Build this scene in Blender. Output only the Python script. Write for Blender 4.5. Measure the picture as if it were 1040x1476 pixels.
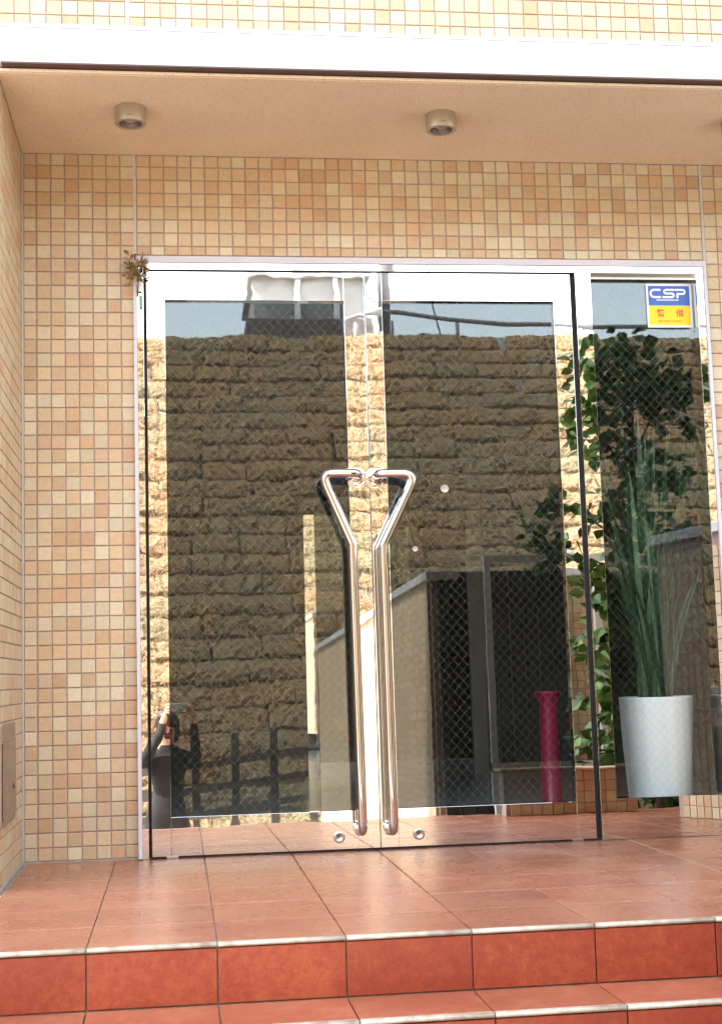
import bpy, bmesh, math, random
from mathutils import Vector, Matrix, noise
random.seed(7)
R = math.radians
scene = bpy.context.scene
for o in list(bpy.data.objects): bpy.data.objects.remove(o)
C = scene.collection

# ------------------------------------------------------------------ camera
yaw, pitch, roll = 0.1277, 0.1119, -0.0275
fw = Vector((math.sin(yaw)*math.cos(pitch), math.cos(yaw)*math.cos(pitch), math.sin(pitch)))
rt = Vector((math.cos(yaw), -math.sin(yaw), 0)); up = rt.cross(fw)
r2 = rt*math.cos(roll) + up*math.sin(roll); u2 = -rt*math.sin(roll) + up*math.cos(roll)
cd = bpy.data.cameras.new('camera'); cam = bpy.data.objects.new('camera', cd); C.objects.link(cam)
cd.sensor_fit = 'VERTICAL'; cd.sensor_height = 24.0; cd.sensor_width = 24.0
cd.lens = 24.0*2100.9/1476.0
cd.clip_start = 0.02; cd.clip_end = 1000
M = Matrix((r2, u2, -fw)).transposed().to_4x4()
M.translation = Vector((0.5372, -5.2497, 0.6143)); cam.matrix_world = M
scene.camera = cam

# ------------------------------------------------------------------ light
SUN = Vector((-0.55, 0.20, 1.0)).normalized()
el = math.asin(SUN.z); az = math.atan2(SUN.x, SUN.y)
w = bpy.data.worlds.new('World'); scene.world = w; w.use_nodes = True
nt = w.node_tree; nt.nodes.clear()
sky = nt.nodes.new('ShaderNodeTexSky'); sky.sky_type = 'NISHITA'; sky.sun_disc = False
sky.sun_elevation = el; sky.sun_rotation = az; sky.air_density = 1.8; sky.dust_density = 0.9; sky.ozone_density = 1.0
hs = nt.nodes.new('ShaderNodeHueSaturation'); hs.inputs['Saturation'].default_value = 0.45
bg = nt.nodes.new('ShaderNodeBackground'); bg.inputs['Strength'].default_value = 0.15
wo = nt.nodes.new('ShaderNodeOutputWorld')
nt.links.new(sky.outputs[0], hs.inputs['Color']); nt.links.new(hs.outputs[0], bg.inputs[0]); nt.links.new(bg.outputs[0], wo.inputs[0])
sl = bpy.data.lights.new('sun', 'SUN'); sl.energy = 2.5; sl.angle = R(0.53); sl.color = (1.0, 0.94, 0.84)
so = bpy.data.objects.new('sun', sl); C.objects.link(so)
so.rotation_euler = (-SUN).to_track_quat('-Z', 'Y').to_euler()
so.location = (-6, 2, 20)
vs = scene.view_settings
vs.view_transform = 'Standard'; vs.look = 'None'; vs.gamma = 1.0; vs.exposure = 2.88
cy = scene.cycles
cy.use_denoising = True; cy.caustics_reflective = False; cy.caustics_refractive = False
cy.max_bounces = 10; cy.glossy_bounces = 6; cy.transparent_max_bounces = 16; cy.diffuse_bounces = 5
cy.sample_clamp_indirect = 8.0

# ------------------------------------------------------------------ helpers
def mesh_obj(name, bm, mats, parent=None, smooth=False):
    me = bpy.data.meshes.new(name); bm.normal_update(); bm.to_mesh(me); bm.free()
    if not isinstance(mats, (list, tuple)): mats = [mats]
    for m in mats: me.materials.append(m)
    if smooth:
        for p in me.polygons: p.use_smooth = True
    o = bpy.data.objects.new(name, me); C.objects.link(o)
    if parent: o.parent = parent
    return o
def tag(o, label=None, cat=None, group=None, kind=None):
    if label: o['label'] = label
    if cat: o['category'] = cat
    if group: o['group'] = group
    if kind: o['kind'] = kind
    return o
def empty(name, loc=(0, 0, 0)):
    o = bpy.data.objects.new(name, None); C.objects.link(o); o.location = loc
    o.empty_display_size = 0.1
    return o
def bx(bm, x0, x1, y0, y1, z0, z1, bev=0.0, mi=0):
    v = [bm.verts.new((x, y, z)) for x in (x0, x1) for y in (y0, y1) for z in (z0, z1)]
    fs = [bm.faces.new([v[i] for i in f]) for f in ((0,1,3,2),(4,6,7,5),(0,4,5,1),(2,3,7,6),(0,2,6,4),(1,5,7,3))]
    for f in fs: f.material_index = mi
    if bev > 0:
        es = list({e for f in fs for e in f.edges})
        r = bmesh.ops.bevel(bm, geom=es, offset=bev, segments=2, profile=0.5, affect='EDGES')
        for f in r['faces']: f.material_index = mi
    return v
def box(name, x0, x1, y0, y1, z0, z1, m, parent=None, bev=0.0):
    bm = bmesh.new(); bx(bm, x0, x1, y0, y1, z0, z1, bev)
    return mesh_obj(name, bm, m, parent)
def ring_tube(bm, pts, rads, seg=12, cap=True, mi=0):
    """tube through pts with parallel-transported rings"""
    pts = [Vector(p) for p in pts]; n = len(pts)
    if not isinstance(rads, (list, tuple)): rads = [rads]*n
    rings = []; ref = None
    for i, p in enumerate(pts):
        t = (pts[min(i+1, n-1)] - pts[max(i-1, 0)]).normalized()
        if ref is None:
            ref = t.orthogonal().normalized()
        ref = (ref - t*ref.dot(t)).normalized(); b = t.cross(ref)
        rings.append([bm.verts.new(p + (ref*math.cos(2*math.pi*k/seg) + b*math.sin(2*math.pi*k/seg))*rads[i]) for k in range(seg)])
    for i in range(n-1):
        for k in range(seg):
            f = bm.faces.new((rings[i][k], rings[i][(k+1) % seg], rings[i+1][(k+1) % seg], rings[i+1][k])); f.smooth = True; f.material_index = mi
    if cap:
        f = bm.faces.new(rings[0][::-1]); f.material_index = mi
        f = bm.faces.new(rings[-1]); f.material_index = mi
def lathe(bm, prof, cx, cy, seg=32, mi=0, smooth=True):
    rings = []
    for r, z in prof:
        rings.append([bm.verts.new((cx + r*math.cos(2*math.pi*k/seg), cy + r*math.sin(2*math.pi*k/seg), z)) for k in range(seg)])
    for i in range(len(prof)-1):
        for k in range(seg):
            f = bm.faces.new((rings[i][k], rings[i][(k+1) % seg], rings[i+1][(k+1) % seg], rings[i+1][k])); f.smooth = smooth; f.material_index = mi
    return rings
def fillet(pts, r, n=6):
    """polyline with rounded corners"""
    pts = [Vector(p) for p in pts]; out = [pts[0]]
    for i in range(1, len(pts)-1):
        a, b, c = pts[i-1], pts[i], pts[i+1]
        d1 = (a-b).normalized(); d2 = (c-b).normalized()
        ang = d1.angle(d2); t = min(r/math.tan(ang/2), (a-b).length*0.48, (c-b).length*0.48)
        p1 = b+d1*t; p2 = b+d2*t
        for k in range(n+1):
            s = k/n; out.append(p1*(1-s)**2 + b*2*s*(1-s) + p2*s*s)
    out.append(pts[-1]); return out

# ------------------------------------------------------------------ materials
def mat(name, col=(0.5, 0.5, 0.5), rough=0.5, metal=0.0, spec=0.5):
    m = bpy.data.materials.new(name); m.use_nodes = True
    b = m.node_tree.nodes['Principled BSDF']
    b.inputs['Base Color'].default_value = (*col, 1); b.inputs['Roughness'].default_value = rough
    b.inputs['Metallic'].default_value = metal; b.inputs['Specular IOR Level'].default_value = spec
    return m
def N(m, t): return m.node_tree.nodes.new(t)
def L(m, a, b): m.node_tree.links.new(a, b)
def bsdf(m): return m.node_tree.nodes['Principled BSDF']
def coords(m, kind='Object', scale=(1, 1, 1)):
    tc = N(m, 'ShaderNodeTexCoord'); mp = N(m, 'ShaderNodeMapping'); mp.inputs['Scale'].default_value = scale
    L(m, tc.outputs[kind], mp.inputs['Vector']); return mp.outputs[0]
def world_coords(m, scale=(1, 1, 1)):
    g = N(m, 'ShaderNodeNewGeometry'); mp = N(m, 'ShaderNodeMapping'); mp.inputs['Scale'].default_value = scale
    L(m, g.outputs['Position'], mp.inputs['Vector']); return mp.outputs[0]
def noise_tex(m, vec, scale, detail=4, rough=0.5):
    n = N(m, 'ShaderNodeTexNoise'); n.inputs['Scale'].default_value = scale; n.inputs['Detail'].default_value = detail
    n.inputs['Roughness'].default_value = rough; L(m, vec, n.inputs['Vector']); return n.outputs['Fac']
def ramp(m, fac, stops):
    r = N(m, 'ShaderNodeValToRGB'); e = r.color_ramp.elements
    while len(e) < len(stops): e.new(0.5)
    for i, (p, c) in enumerate(stops): e[i].position = p; e[i].color = (*c, 1)
    L(m, fac, r.inputs[0]); return r.outputs[0]
def bump(m, h, strength=0.3, dist=0.002):
    b = N(m, 'ShaderNodeBump'); b.inputs['Strength'].default_value = strength; b.inputs['Distance'].default_value = dist
    L(m, h, b.inputs['Height']); L(m, b.outputs[0], bsdf(m).inputs['Normal']); return b
def noisy(name, stops, scale, rough=0.6, detail=5, bstr=0.2, bdist=0.002, vscale=(1, 1, 1), spec=0.5, metal=0.0, bscale=None):
    m = mat(name, stops[0][1], rough, metal, spec); v = world_coords(m, vscale)
    f = noise_tex(m, v, scale, detail, 0.6); L(m, ramp(m, f, stops), bsdf(m).inputs['Base Color'])
    if bstr: bump(m, noise_tex(m, v, bscale or scale*2, 4), bstr, bdist)
    return m

TILE_COLS = [(0.58, 0.475, 0.31), (0.605, 0.51, 0.35), (0.57, 0.415, 0.255), (0.56, 0.39, 0.235), (0.53, 0.345, 0.20), (0.57, 0.435, 0.27)]
tile_mats = []
for i, c in enumerate(TILE_COLS):
    m = mat('wall_tile_%d' % i, c, 0.38, 0, 0.4)
    v = world_coords(m)
    f = noise_tex(m, v, 55, 5, 0.65)
    col = ramp(m, f, [(0.25, tuple(x*0.86 for x in c)), (0.55, c), (0.8, tuple(min(1, x*1.08) for x in c))])
    oi = N(m, 'ShaderNodeObjectInfo'); mr = N(m, 'ShaderNodeMapRange'); mr.inputs['To Min'].default_value = 0.9; mr.inputs['To Max'].default_value = 1.07
    L(m, oi.outputs['Random'], mr.inputs[0])
    hv = N(m, 'ShaderNodeHueSaturation'); L(m, mr.outputs[0], hv.inputs['Value']); L(m, col, hv.inputs['Color']); L(m, hv.outputs[0], bsdf(m).inputs['Base Color'])
    bump(m, noise_tex(m, v, 120, 4), 0.25, 0.0008)
    tile_mats.append(m)
grout = noisy('grout', [(0.3, (0.36, 0.28, 0.26)), (0.7, (0.43, 0.34, 0.31))], 40, 0.9, spec=0.2)
sealant = noisy('sealant', [(0.3, (0.47, 0.44, 0.41)), (0.7, (0.54, 0.51, 0.48))], 25, 0.6)
# procedural small tile for walls too far to pick tiles apart
def tilewall(name, axis):
    m = mat(name, (0.6, 0.45, 0.3), 0.45)
    g = N(m, 'ShaderNodeNewGeometry'); sx = N(m, 'ShaderNodeSeparateXYZ'); L(m, g.outputs['Position'], sx.inputs[0])
    cx = N(m, 'ShaderNodeCombineXYZ'); L(m, sx.outputs['XY'.index(axis)], cx.inputs[0]); L(m, sx.outputs[2], cx.inputs[1])
    br = N(m, 'ShaderNodeTexBrick'); br.offset = 0; br.inputs['Scale'].default_value = 1
    br.inputs['Brick Width'].default_value = 0.05; br.inputs['Row Height'].default_value = 0.05; br.inputs['Mortar Size'].default_value = 0.0028
    br.inputs['Color1'].default_value = (0.64, 0.53, 0.36, 1); br.inputs['Color2'].default_value = (0.58, 0.38, 0.23, 1); br.inputs['Mortar'].default_value = (0.33, 0.25, 0.22, 1)
    L(m, cx.outputs[0], br.inputs['Vector']); L(m, br.outputs['Color'], bsdf(m).inputs['Base Color'])
    iv = N(m, 'ShaderNodeMath'); iv.operation = 'SUBTRACT'; iv.inputs[0].default_value = 1; L(m, br.outputs['Fac'], iv.inputs[1])
    bump(m, iv.outputs[0], 0.6, 0.003); return m
tile_far_x = tilewall('far_wall_tile_x', 'X'); tile_far_y = tilewall('far_wall_tile_y', 'Y')

def steel(name, col, rough, wave, wscale=(9, 9, 9), wd=0.00008):
    m = mat(name, col, rough, 1.0); v = world_coords(m, wscale)
    f = noise_tex(m, v, 1.0, 2, 0.5); bump(m, f, wave, wd); return m
mirror = steel('polished_stainless', (0.84, 0.83, 0.82), 0.012, 1.0, (5, 1, 7), 0.00022)
tube_steel = steel('polished_tube_steel', (0.66, 0.62, 0.60), 0.07, 0.3, (20, 20, 20), 0.0001)
satin = mat('satin_steel', (0.55, 0.53, 0.50), 0.32, 1.0)
trim_alu = noisy('anodised_trim', [(0.3, (0.55, 0.52, 0.57)), (0.7, (0.60, 0.57, 0.62))], 8, 0.4, spec=0.5)
rubber = mat('black_rubber', (0.012, 0.011, 0.013), 0.6)
white_paint = noisy('white_sheet_metal', [(0.35, (0.56, 0.57, 0.58)), (0.75, (0.62, 0.63, 0.64))], 3, 0.35, bstr=0.05)
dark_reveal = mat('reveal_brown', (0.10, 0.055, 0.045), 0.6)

def glass_mat(name, tint, refl):
    m = bpy.data.materials.new(name); m.use_nodes = True; t = m.node_tree; t.nodes.clear()
    tr = t.nodes.new('ShaderNodeBsdfTransparent'); tr.inputs[0].default_value = (*tint, 1)
    gl = t.nodes.new('ShaderNodeBsdfGlossy'); gl.inputs['Roughness'].default_value = 0.0; gl.inputs['Color'].default_value = (0.93, 0.98, 1.0, 1)
    lw = t.nodes.new('ShaderNodeLayerWeight'); lw.inputs['Blend'].default_value = 0.5
    pw = t.nodes.new('ShaderNodeMath'); pw.operation = 'POWER'; pw.inputs[1].default_value = 5; t.links.new(lw.outputs['Facing'], pw.inputs[0])
    mr = t.nodes.new('ShaderNodeMapRange'); mr.inputs['To Min'].default_value = refl; mr.inputs['To Max'].default_value = 1.0; t.links.new(pw.outputs[0], mr.inputs[0])
    mx = t.nodes.new('ShaderNodeMixShader'); t.links.new(mr.outputs[0], mx.inputs[0]); t.links.new(tr.outputs[0], mx.inputs[1]); t.links.new(gl.outputs[0], mx.inputs[2])
    g = t.nodes.new('ShaderNodeNewGeometry'); mp = t.nodes.new('ShaderNodeMapping'); mp.inputs['Scale'].default_value = (2.2, 1, 2.8); t.links.new(g.outputs['Position'], mp.inputs[0])
    nz = t.nodes.new('ShaderNodeTexNoise'); nz.inputs['Scale'].default_value = 1; nz.inputs['Detail'].default_value = 1; t.links.new(mp.outputs[0], nz.inputs['Vector'])
    bp = t.nodes.new('ShaderNodeBump'); bp.inputs['Strength'].default_value = 1; bp.inputs['Distance'].default_value = 0.00022; t.links.new(nz.outputs[0], bp.inputs['Height']); t.links.new(bp.outputs[0], gl.inputs['Normal'])
    out = t.nodes.new('ShaderNodeOutputMaterial'); t.links.new(mx.outputs[0], out.inputs[0]); return m
glass = glass_mat('wired_glass', (0.955, 0.98, 0.97), 0.062)
inner_glass = glass_mat('inner_glass', (0.9, 0.94, 0.92), 0.06)
wire = mat('wire', (0.27, 0.275, 0.27), 0.45, 0.5)

# terracotta tiles
def terracotta(name, a, b, c, rough, bs=0.25):
    m = mat(name, b, rough, 0, 0.5); v = world_coords(m)
    f = noise_tex(m, v, 38, 8, 0.78); g = noise_tex(m, v, 5, 3, 0.5)
    mx = N(m, 'ShaderNodeMath'); mx.operation = 'MULTIPLY_ADD'; mx.inputs[1].default_value = 0.35; L(m, g, mx.inputs[0])
    sc = N(m, 'ShaderNodeMath'); sc.operation = 'MULTIPLY'; sc.inputs[1].default_value = 0.65; L(m, f, sc.inputs[0]); L(m, sc.outputs[0], mx.inputs[2])
    col = ramp(m, mx.outputs[0], [(0.36, a), (0.5, b), (0.63, c)])
    oi = N(m, 'ShaderNodeObjectInfo'); mr = N(m, 'ShaderNodeMapRange'); mr.inputs['To Min'].default_value = 0.92; mr.inputs['To Max'].default_value = 1.08
    L(m, oi.outputs['Random'], mr.inputs[0]); hv = N(m, 'ShaderNodeHueSaturation'); L(m, mr.outputs[0], hv.inputs['Value']); L(m, col, hv.inputs['Color'])
    L(m, hv.outputs[0], bsdf(m).inputs['Base Color'])
    rr = N(m, 'ShaderNodeMapRange'); rr.inputs['To Min'].default_value = rough-0.06; rr.inputs['To Max'].default_value = rough+0.1; L(m, g, rr.inputs[0]); L(m, rr.outputs[0], bsdf(m).inputs['Roughness'])
    bump(m, f, bs, 0.0012); return m
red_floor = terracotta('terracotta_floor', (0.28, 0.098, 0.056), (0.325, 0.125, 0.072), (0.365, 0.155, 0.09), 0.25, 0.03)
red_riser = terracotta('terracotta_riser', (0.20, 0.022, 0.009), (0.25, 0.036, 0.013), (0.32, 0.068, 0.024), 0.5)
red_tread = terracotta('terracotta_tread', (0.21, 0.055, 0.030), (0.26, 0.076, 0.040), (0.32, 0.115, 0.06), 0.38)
nosing_m = noisy('nosing_highlight', [(0.35, (0.28, 0.22, 0.165)), (0.55, (0.40, 0.36, 0.29)), (0.7, (0.46, 0.42, 0.35))], 30, 0.35)  # pale cream colour paints the edge highlight onto the rounded step lip
joint_m = noisy('floor_joint', [(0.3, (0.30, 0.25, 0.22)), (0.7, (0.46, 0.40, 0.35))], 30, 0.85, spec=0.2)

# ------------------------------------------------------------------ tile fields
TP = 0.05; TG = 0.0020; TB = 0.0016; TD = 0.006
def tile_verts(wd, ht):
    a, b = wd/2-TG, ht/2-TG
    back = [(-a, TD, -b), (a, TD, -b), (a, TD, b), (-a, TD, b)]
    mid = [(-a, 0.0013, -b), (a, 0.0013, -b), (a, 0.0013, b), (-a, 0.0013, b)]
    c, d = a-TB, b-TB
    fr = [(-c, 0, -d), (c, 0, -d), (c, 0, d), (-c, 0, d)]
    faces = [(8, 9, 10, 11)]
    for k in range(4):
        n = (k+1) % 4
        faces.append((k, n, 4+n, 4+k)); faces.append((4+k, 4+n, 8+n, 8+k))
    return back+mid+fr, faces
_tm = {}
def tile_mesh(wd, ht, mi):
    key = (round(wd, 4), round(ht, 4), mi)
    if key not in _tm:
        v, f = tile_verts(wd, ht); me = bpy.data.meshes.new('tile'); me.from_pydata(v, [], f); me.materials.append(tile_mats[mi]); _tm[key] = me
    return _tm[key]
def pick(): return random.choices(range(6), (3, 2.2, 3, 3, 2.2, 3))[0]
def tile_field(parent, cells, frame, single=300, name='tile'):
    """cells: (u,v,w,h) centres; frame(u,v)->matrix; the first `single` become objects, the others one joined part"""
    vs, fs, ms = [], [], []
    for i, (u, v, wd, ht) in enumerate(cells):
        mx = frame(u, v) @ Matrix.Rotation(random.gauss(0, 0.006), 4, 'X') @ Matrix.Rotation(random.gauss(0, 0.006), 4, 'Z')
        mi = pick()
        if i < single:
            o = bpy.data.objects.new(name, tile_mesh(wd, ht, mi)); C.objects.link(o); o.parent = parent
            mx = mx @ Matrix.Translation((random.gauss(0, 0.0003), random.gauss(0, 0.0002), random.gauss(0, 0.0003)))
            o.matrix_local = mx
        else:
            a, f = tile_verts(wd, ht); n = len(vs)
            vs += [mx @ Vector(p) for p in a]; fs += [tuple(n+k for k in q) for q in f]; ms += [mi]*len(f)
    if vs:
        me = bpy.data.meshes.new('remaining_tiles'); me.from_pydata(vs, [], fs)
        for m in tile_mats: me.materials.append(m)
        me.polygons.foreach_set('material_index', ms)
        o = bpy.data.objects.new('remaining_tiles', me); C.objects.link(o); o.parent = parent; o['kind'] = 'stuff'
front = lambda Y: (lambda u, v: Matrix.Translation((u, Y, v)))

SOF = 2.545
def rows(z0, z1):
    out = []; i = int(math.floor(z0/TP+1e-6))
    while i*TP < z1-0.012:
        a, b = max(z0, i*TP), min(z1, (i+1)*TP)
        if b-a > 0.012: out.append(((a+b)/2, b-a))
        i += 1
    return out
# wall panel left of the door
wl = box('tiled_wall', -0.15, 0.4, 0.0045, 0.15, -0.02, SOF+0.02, grout)
tag(wl, 'mosaic tiled wall panel between the left corner and the glass doors', 'wall')
cells = [(0.006/2+0.025+0.05*c if c else 0.028, z, 0.05 if c else 0.044, h) for z, h in rows(0.004, SOF) for c in range(8)]
cells.sort(key=lambda q: (q[3] < 0.04, abs(q[1]-0.9)))
tile_field(wl, cells, front(0.0))
# lintel panel over the doors
wt = box('tiled_wall', 0.412, 2.562, 0.0045, 0.15, 2.162, SOF+0.02, grout)
tag(wt, 'mosaic tiled wall band above the glass doors under the soffit', 'wall')
cells = [(0.412+0.025+0.05*c, z, 0.05, h) for z, h in rows(2.165, SOF) for c in range(43)]
cells.sort(key=lambda q: -q[1] if q[3] > 0.048 else 9)
tile_field(wt, cells, front(0.0))
# right of the sidelight
wr = box('tiled_wall', 2.572, 3.4, 0.0045, 0.15, -0.02, SOF+0.02, grout)
tag(wr, 'narrow strip of mosaic tiled wall right of the sidelight', 'wall')
cells = [(2.572+0.025+0.05*c, z, 0.05, h) for c in range(16) for z, h in rows(0.004, SOF)]
cells.sort(key=lambda q: q[0]-0.12*q[1])
tile_field(wr, cells, front(0.0), 70)
for x0, z0, wall in ((0.4, -0.02, wl), (2.562, 2.162, wr)):
    box('sealant_joint', x0+0.0005, x0+0.0115, 0.0015, 0.14, z0 if x0 > 1 else 2.17, SOF+0.01, sealant, wall)
box('corner_sealant', 0.0, 0.0065, -0.0015, 0.004, 0.0, SOF, sealant, wl)
box('base_sealant', 0.001, 0.398, -0.004, 0.0045, -0.01, 0.0045, joint_m, wl)
# left return wall, facing right
wsd = box('tiled_return_wall', -0.15, -0.0045, -0.7045, 0.0, -0.02, SOF+0.02, grout)
tag(wsd, 'mosaic tiled return wall along the left picture edge', 'wall')
side = lambda u, v: Matrix.Translation((0.0, u, v)) @ Matrix.Rotation(R(90), 4, 'Z')
cells = [(-0.03-0.05*c, z, 0.05, h) for c in range(14) for z, h in rows(0.004, SOF)]
tile_field(wsd, cells, side, 0)
box('base_sealant', -0.004, 0.006, -0.7, -0.004, -0.01, 0.006, joint_m, wsd)
# wall above the canopy edge
wu = box('tiled_upper_wall', -2.0, 3.45, -0.7055, -0.5, 2.66, 3.0, grout)
tag(wu, 'pale mosaic tiled wall above the white canopy fascia', 'wall')
cells = []
for r_ in range(6):
    z = 2.694+0.025+0.05*r_
    cells += [(0.412+0.025+0.05*c, z, 0.05, 0.05) for c in range(60)] + [(0.4-0.025-0.05*c, z, 0.05, 0.05) for c in range(46)]
cells.sort(key=lambda q: (round(q[1], 2) > 2.83, abs(q[0]-1.2)))
tile_field(wu, cells, front(-0.71), 160)
box('sealant_joint', 0.4005, 0.4115, -0.7085, -0.65, 2.693, 3.0, sealant, wu)

# ------------------------------------------------------------------ building mass
bd = empty('apartment_building', (0, 4, -1.2)); tag(bd, 'tall tiled building rising above the entrance canopy', 'building')
def bpart(name, *a):
    o = box(name, *a); o.parent = bd; o.location = (0, -4, 1.2); return o
bpart('upper_storeys', -12, 9, -0.7055, 9, 3.0, 13.6, tile_far_x)
bpart('ground_storey_left', -12, -0.15, -0.7045, 9, -1.25, 2.999, tile_far_x)
bpart('ground_storey_right', 3.4, 9, -0.7045, 9, -1.25, 2.999, tile_far_x)
bpart('lintel_core', -0.149, 3.399, -0.45, 0.14, 2.60, 2.998, tile_far_x)

# canopy soffit and fascia
soffit_m = mat('sprayed_soffit', (0.6, 0.47, 0.33), 0.85, 0, 0.2)
v = world_coords(soffit_m)
f1 = noise_tex(soffit_m, v, 150, 3, 0.6); f2 = noise_tex(soffit_m, v, 4, 3, 0.5)
c1 = ramp(soffit_m, f1, [(0.30, (0.50, 0.37, 0.25)), (0.40, (0.75, 0.60, 0.435)), (0.7, (0.81, 0.66, 0.49))])
hv = N(soffit_m, 'ShaderNodeHueSaturation'); mr = N(soffit_m, 'ShaderNodeMapRange'); mr.inputs['To Min'].default_value = 0.9; mr.inputs['To Max'].default_value = 1.08
L(soffit_m, f2, mr.inputs[0]); L(soffit_m, mr.outputs[0], hv.inputs['Value']); L(soffit_m, c1, hv.inputs['Color']); L(soffit_m, hv.outputs[0], bsdf(soffit_m).inputs['Base Color'])
bump(soffit_m, f1, 0.6, 0.002)
cn = empty('entrance_canopy', (1.7, -0.36, SOF)); tag(cn, 'entrance canopy with speckled tan soffit and white metal fascia', 'canopy')
def cpart(name, *a, **k):
    o = box(name, *a, **k); o.parent = cn; o.location = (-1.7, 0.36, -SOF); return o
cpart('soffit_panel', 0.001, 3.399, -0.712, 0.0, SOF, SOF+0.05, soffit_m)
cpart('soffit_edge_bead', 0.001, 3.399, -0.722, -0.7125, SOF+0.002, SOF+0.011, soffit_m)
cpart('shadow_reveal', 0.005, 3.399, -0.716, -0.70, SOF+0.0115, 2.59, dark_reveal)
cpart('fascia', 0.014, 3.44, -0.752, -0.7165, 2.566, 2.680, white_paint, bev=0.002)
cpart('fascia_end_cap', 0.006, 0.0138, -0.754, -0.7165, 2.563, 2.690, trim_alu)
cpart('drip_edge', 0.014, 3.44, -0.7535, -0.7165, 2.561, 2.5655, dark_reveal)
cpart('top_flashing', 0.014, 3.44, -0.7535, -0.7065, 2.6805, 2.6935, trim_alu)

# ceiling fittings under the canopy
lamp_body = noisy('champagne_metal', [(0.3, (0.40, 0.35, 0.26)), (0.7, (0.46, 0.40, 0.30))], 12, 0.38, metal=0.5, bstr=0.03)
lamp_dark = mat('lamp_recess', (0.16, 0.11, 0.09), 0.4, 0.3)
lamp_lens = mat('lamp_lens', (0.32, 0.25, 0.24), 0.15, 0.2)
for i, (x, lab) in enumerate(((0.406, 'round ceiling downlight nearest the left corner of the soffit'), (1.471, 'round ceiling downlight above the right glass door'), (2.540, 'round ceiling downlight cut off by the right picture edge'))):
    t = empty('ceiling_downlight', (x, -0.445, SOF)); tag(t, lab, 'downlight', 'downlights under the canopy')
    bm = bmesh.new(); lathe(bm, [(0.0, 0.001), (0.051, 0.001), (0.0525, -0.002), (0.0525, -0.054), (0.051, -0.057), (0.040, -0.057), (0.038, -0.055)], 0, 0, 36); mesh_obj('housing', bm, lamp_body, t)
    bm = bmesh.new(); lathe(bm, [(0.0379, -0.0565), (0.034, -0.040), (0.027, -0.036)], 0, 0, 36); mesh_obj('reflector', bm, lamp_dark, t)
    bm = bmesh.new(); lathe(bm, [(0.0268, -0.037), (0.022, -0.046), (0.012, -0.050), (0.0, -0.051)], 0, 0, 28); mesh_obj('lens', bm, lamp_lens, t)
    box('maker_plate', -0.008, 0.008, -0.0532, -0.0525, -0.043, -0.041, lamp_dark, t)

# steel cover low on the return wall
cv = empty('cover_plate', (0.0, -0.5, 0.34)); tag(cv, 'grey brown metal cover plate low on the left return wall', 'cover plate')
bronze = noisy('brushed_bronze', [(0.3, (0.26, 0.21, 0.18)), (0.7, (0.36, 0.30, 0.26))], 3, 0.28, metal=0.85, bstr=0.1, vscale=(1, 1, 8))
box('plate', 0.0015, 0.010, -0.19, 0.186, -0.155, 0.155, bronze, cv, 0.002)
box('flap', 0.0105, 0.014, -0.17, 0.166, -0.135, 0.10, bronze, cv, 0.0015)
bm = bmesh.new(); ring_tube(bm, [(0.014, 0.10, -0.045), (0.018, 0.10, -0.045)], 0.008, 14); mesh_obj('keyhole', bm, lamp_dark, cv)

# ------------------------------------------------------------------ landing and steps
ld = box('landing', -1.6, 3.38, -1.697, 0.6, -1.3, -0.008, joint_m); ld['kind'] = 'structure'
PX, X0, NZ = 0.3043, 0.3191, -1.703
FT = {}
def floor_tile(parent, x0, x1, y0, y1, z, m, name='floor_tile', th=0.012, gap=0.0017):
    key = (round(x1-x0, 3), round(y1-y0, 3), m.name)
    if key not in FT:
        bm = bmesh.new(); a, b = (x1-x0)/2-gap, (y1-y0)/2-gap
        bx(bm, -a, a, -b, b, -th, 0)
        bmesh.ops.bevel(bm, geom=[e for e in bm.edges if all(q.co.z > -0.001 for q in e.verts)], offset=0.0012, segments=1, affect='EDGES')
        me = bpy.data.meshes.new(name); bm.to_mesh(me); bm.free(); me.materials.append(m); FT[key] = me
    o = bpy.data.objects.new(name, FT[key]); C.objects.link(o); o.parent = parent
    o.location = ((x0+x1)/2, (y0+y1)/2, z+random.gauss(0, 0.0002)); o.rotation_euler = (random.gauss(0, 0.0006), random.gauss(0, 0.0006), 0)
    return o
def riser_tile(parent, x0, x1, y, z0, z1):
    key = (round(x1-x0, 3), round(z1-z0, 3), 'r')
    if key not in FT:
        bm = bmesh.new(); a, b = (x1-x0)/2-0.0016, (z1-z0)/2-0.001
        bx(bm, -a, a, 0, 0.012, -b, b)
        bmesh.ops.bevel(bm, geom=[e for e in bm.edges if all(q.co.y < 0.001 for q in e.verts)], offset=0.0012, segments=1, affect='EDGES')
        me = bpy.data.meshes.new('riser_tile'); bm.to_mesh(me); bm.free(); me.materials.append(red_riser); FT[key] = me
    o = bpy.data.objects.new('riser_tile', FT[key]); C.objects.link(o); o.parent = parent; o.location = ((x0+x1)/2, y, (z0+z1)/2)
    o.rotation_euler = (0, 0, random.gauss(0, 0.0008))
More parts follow.
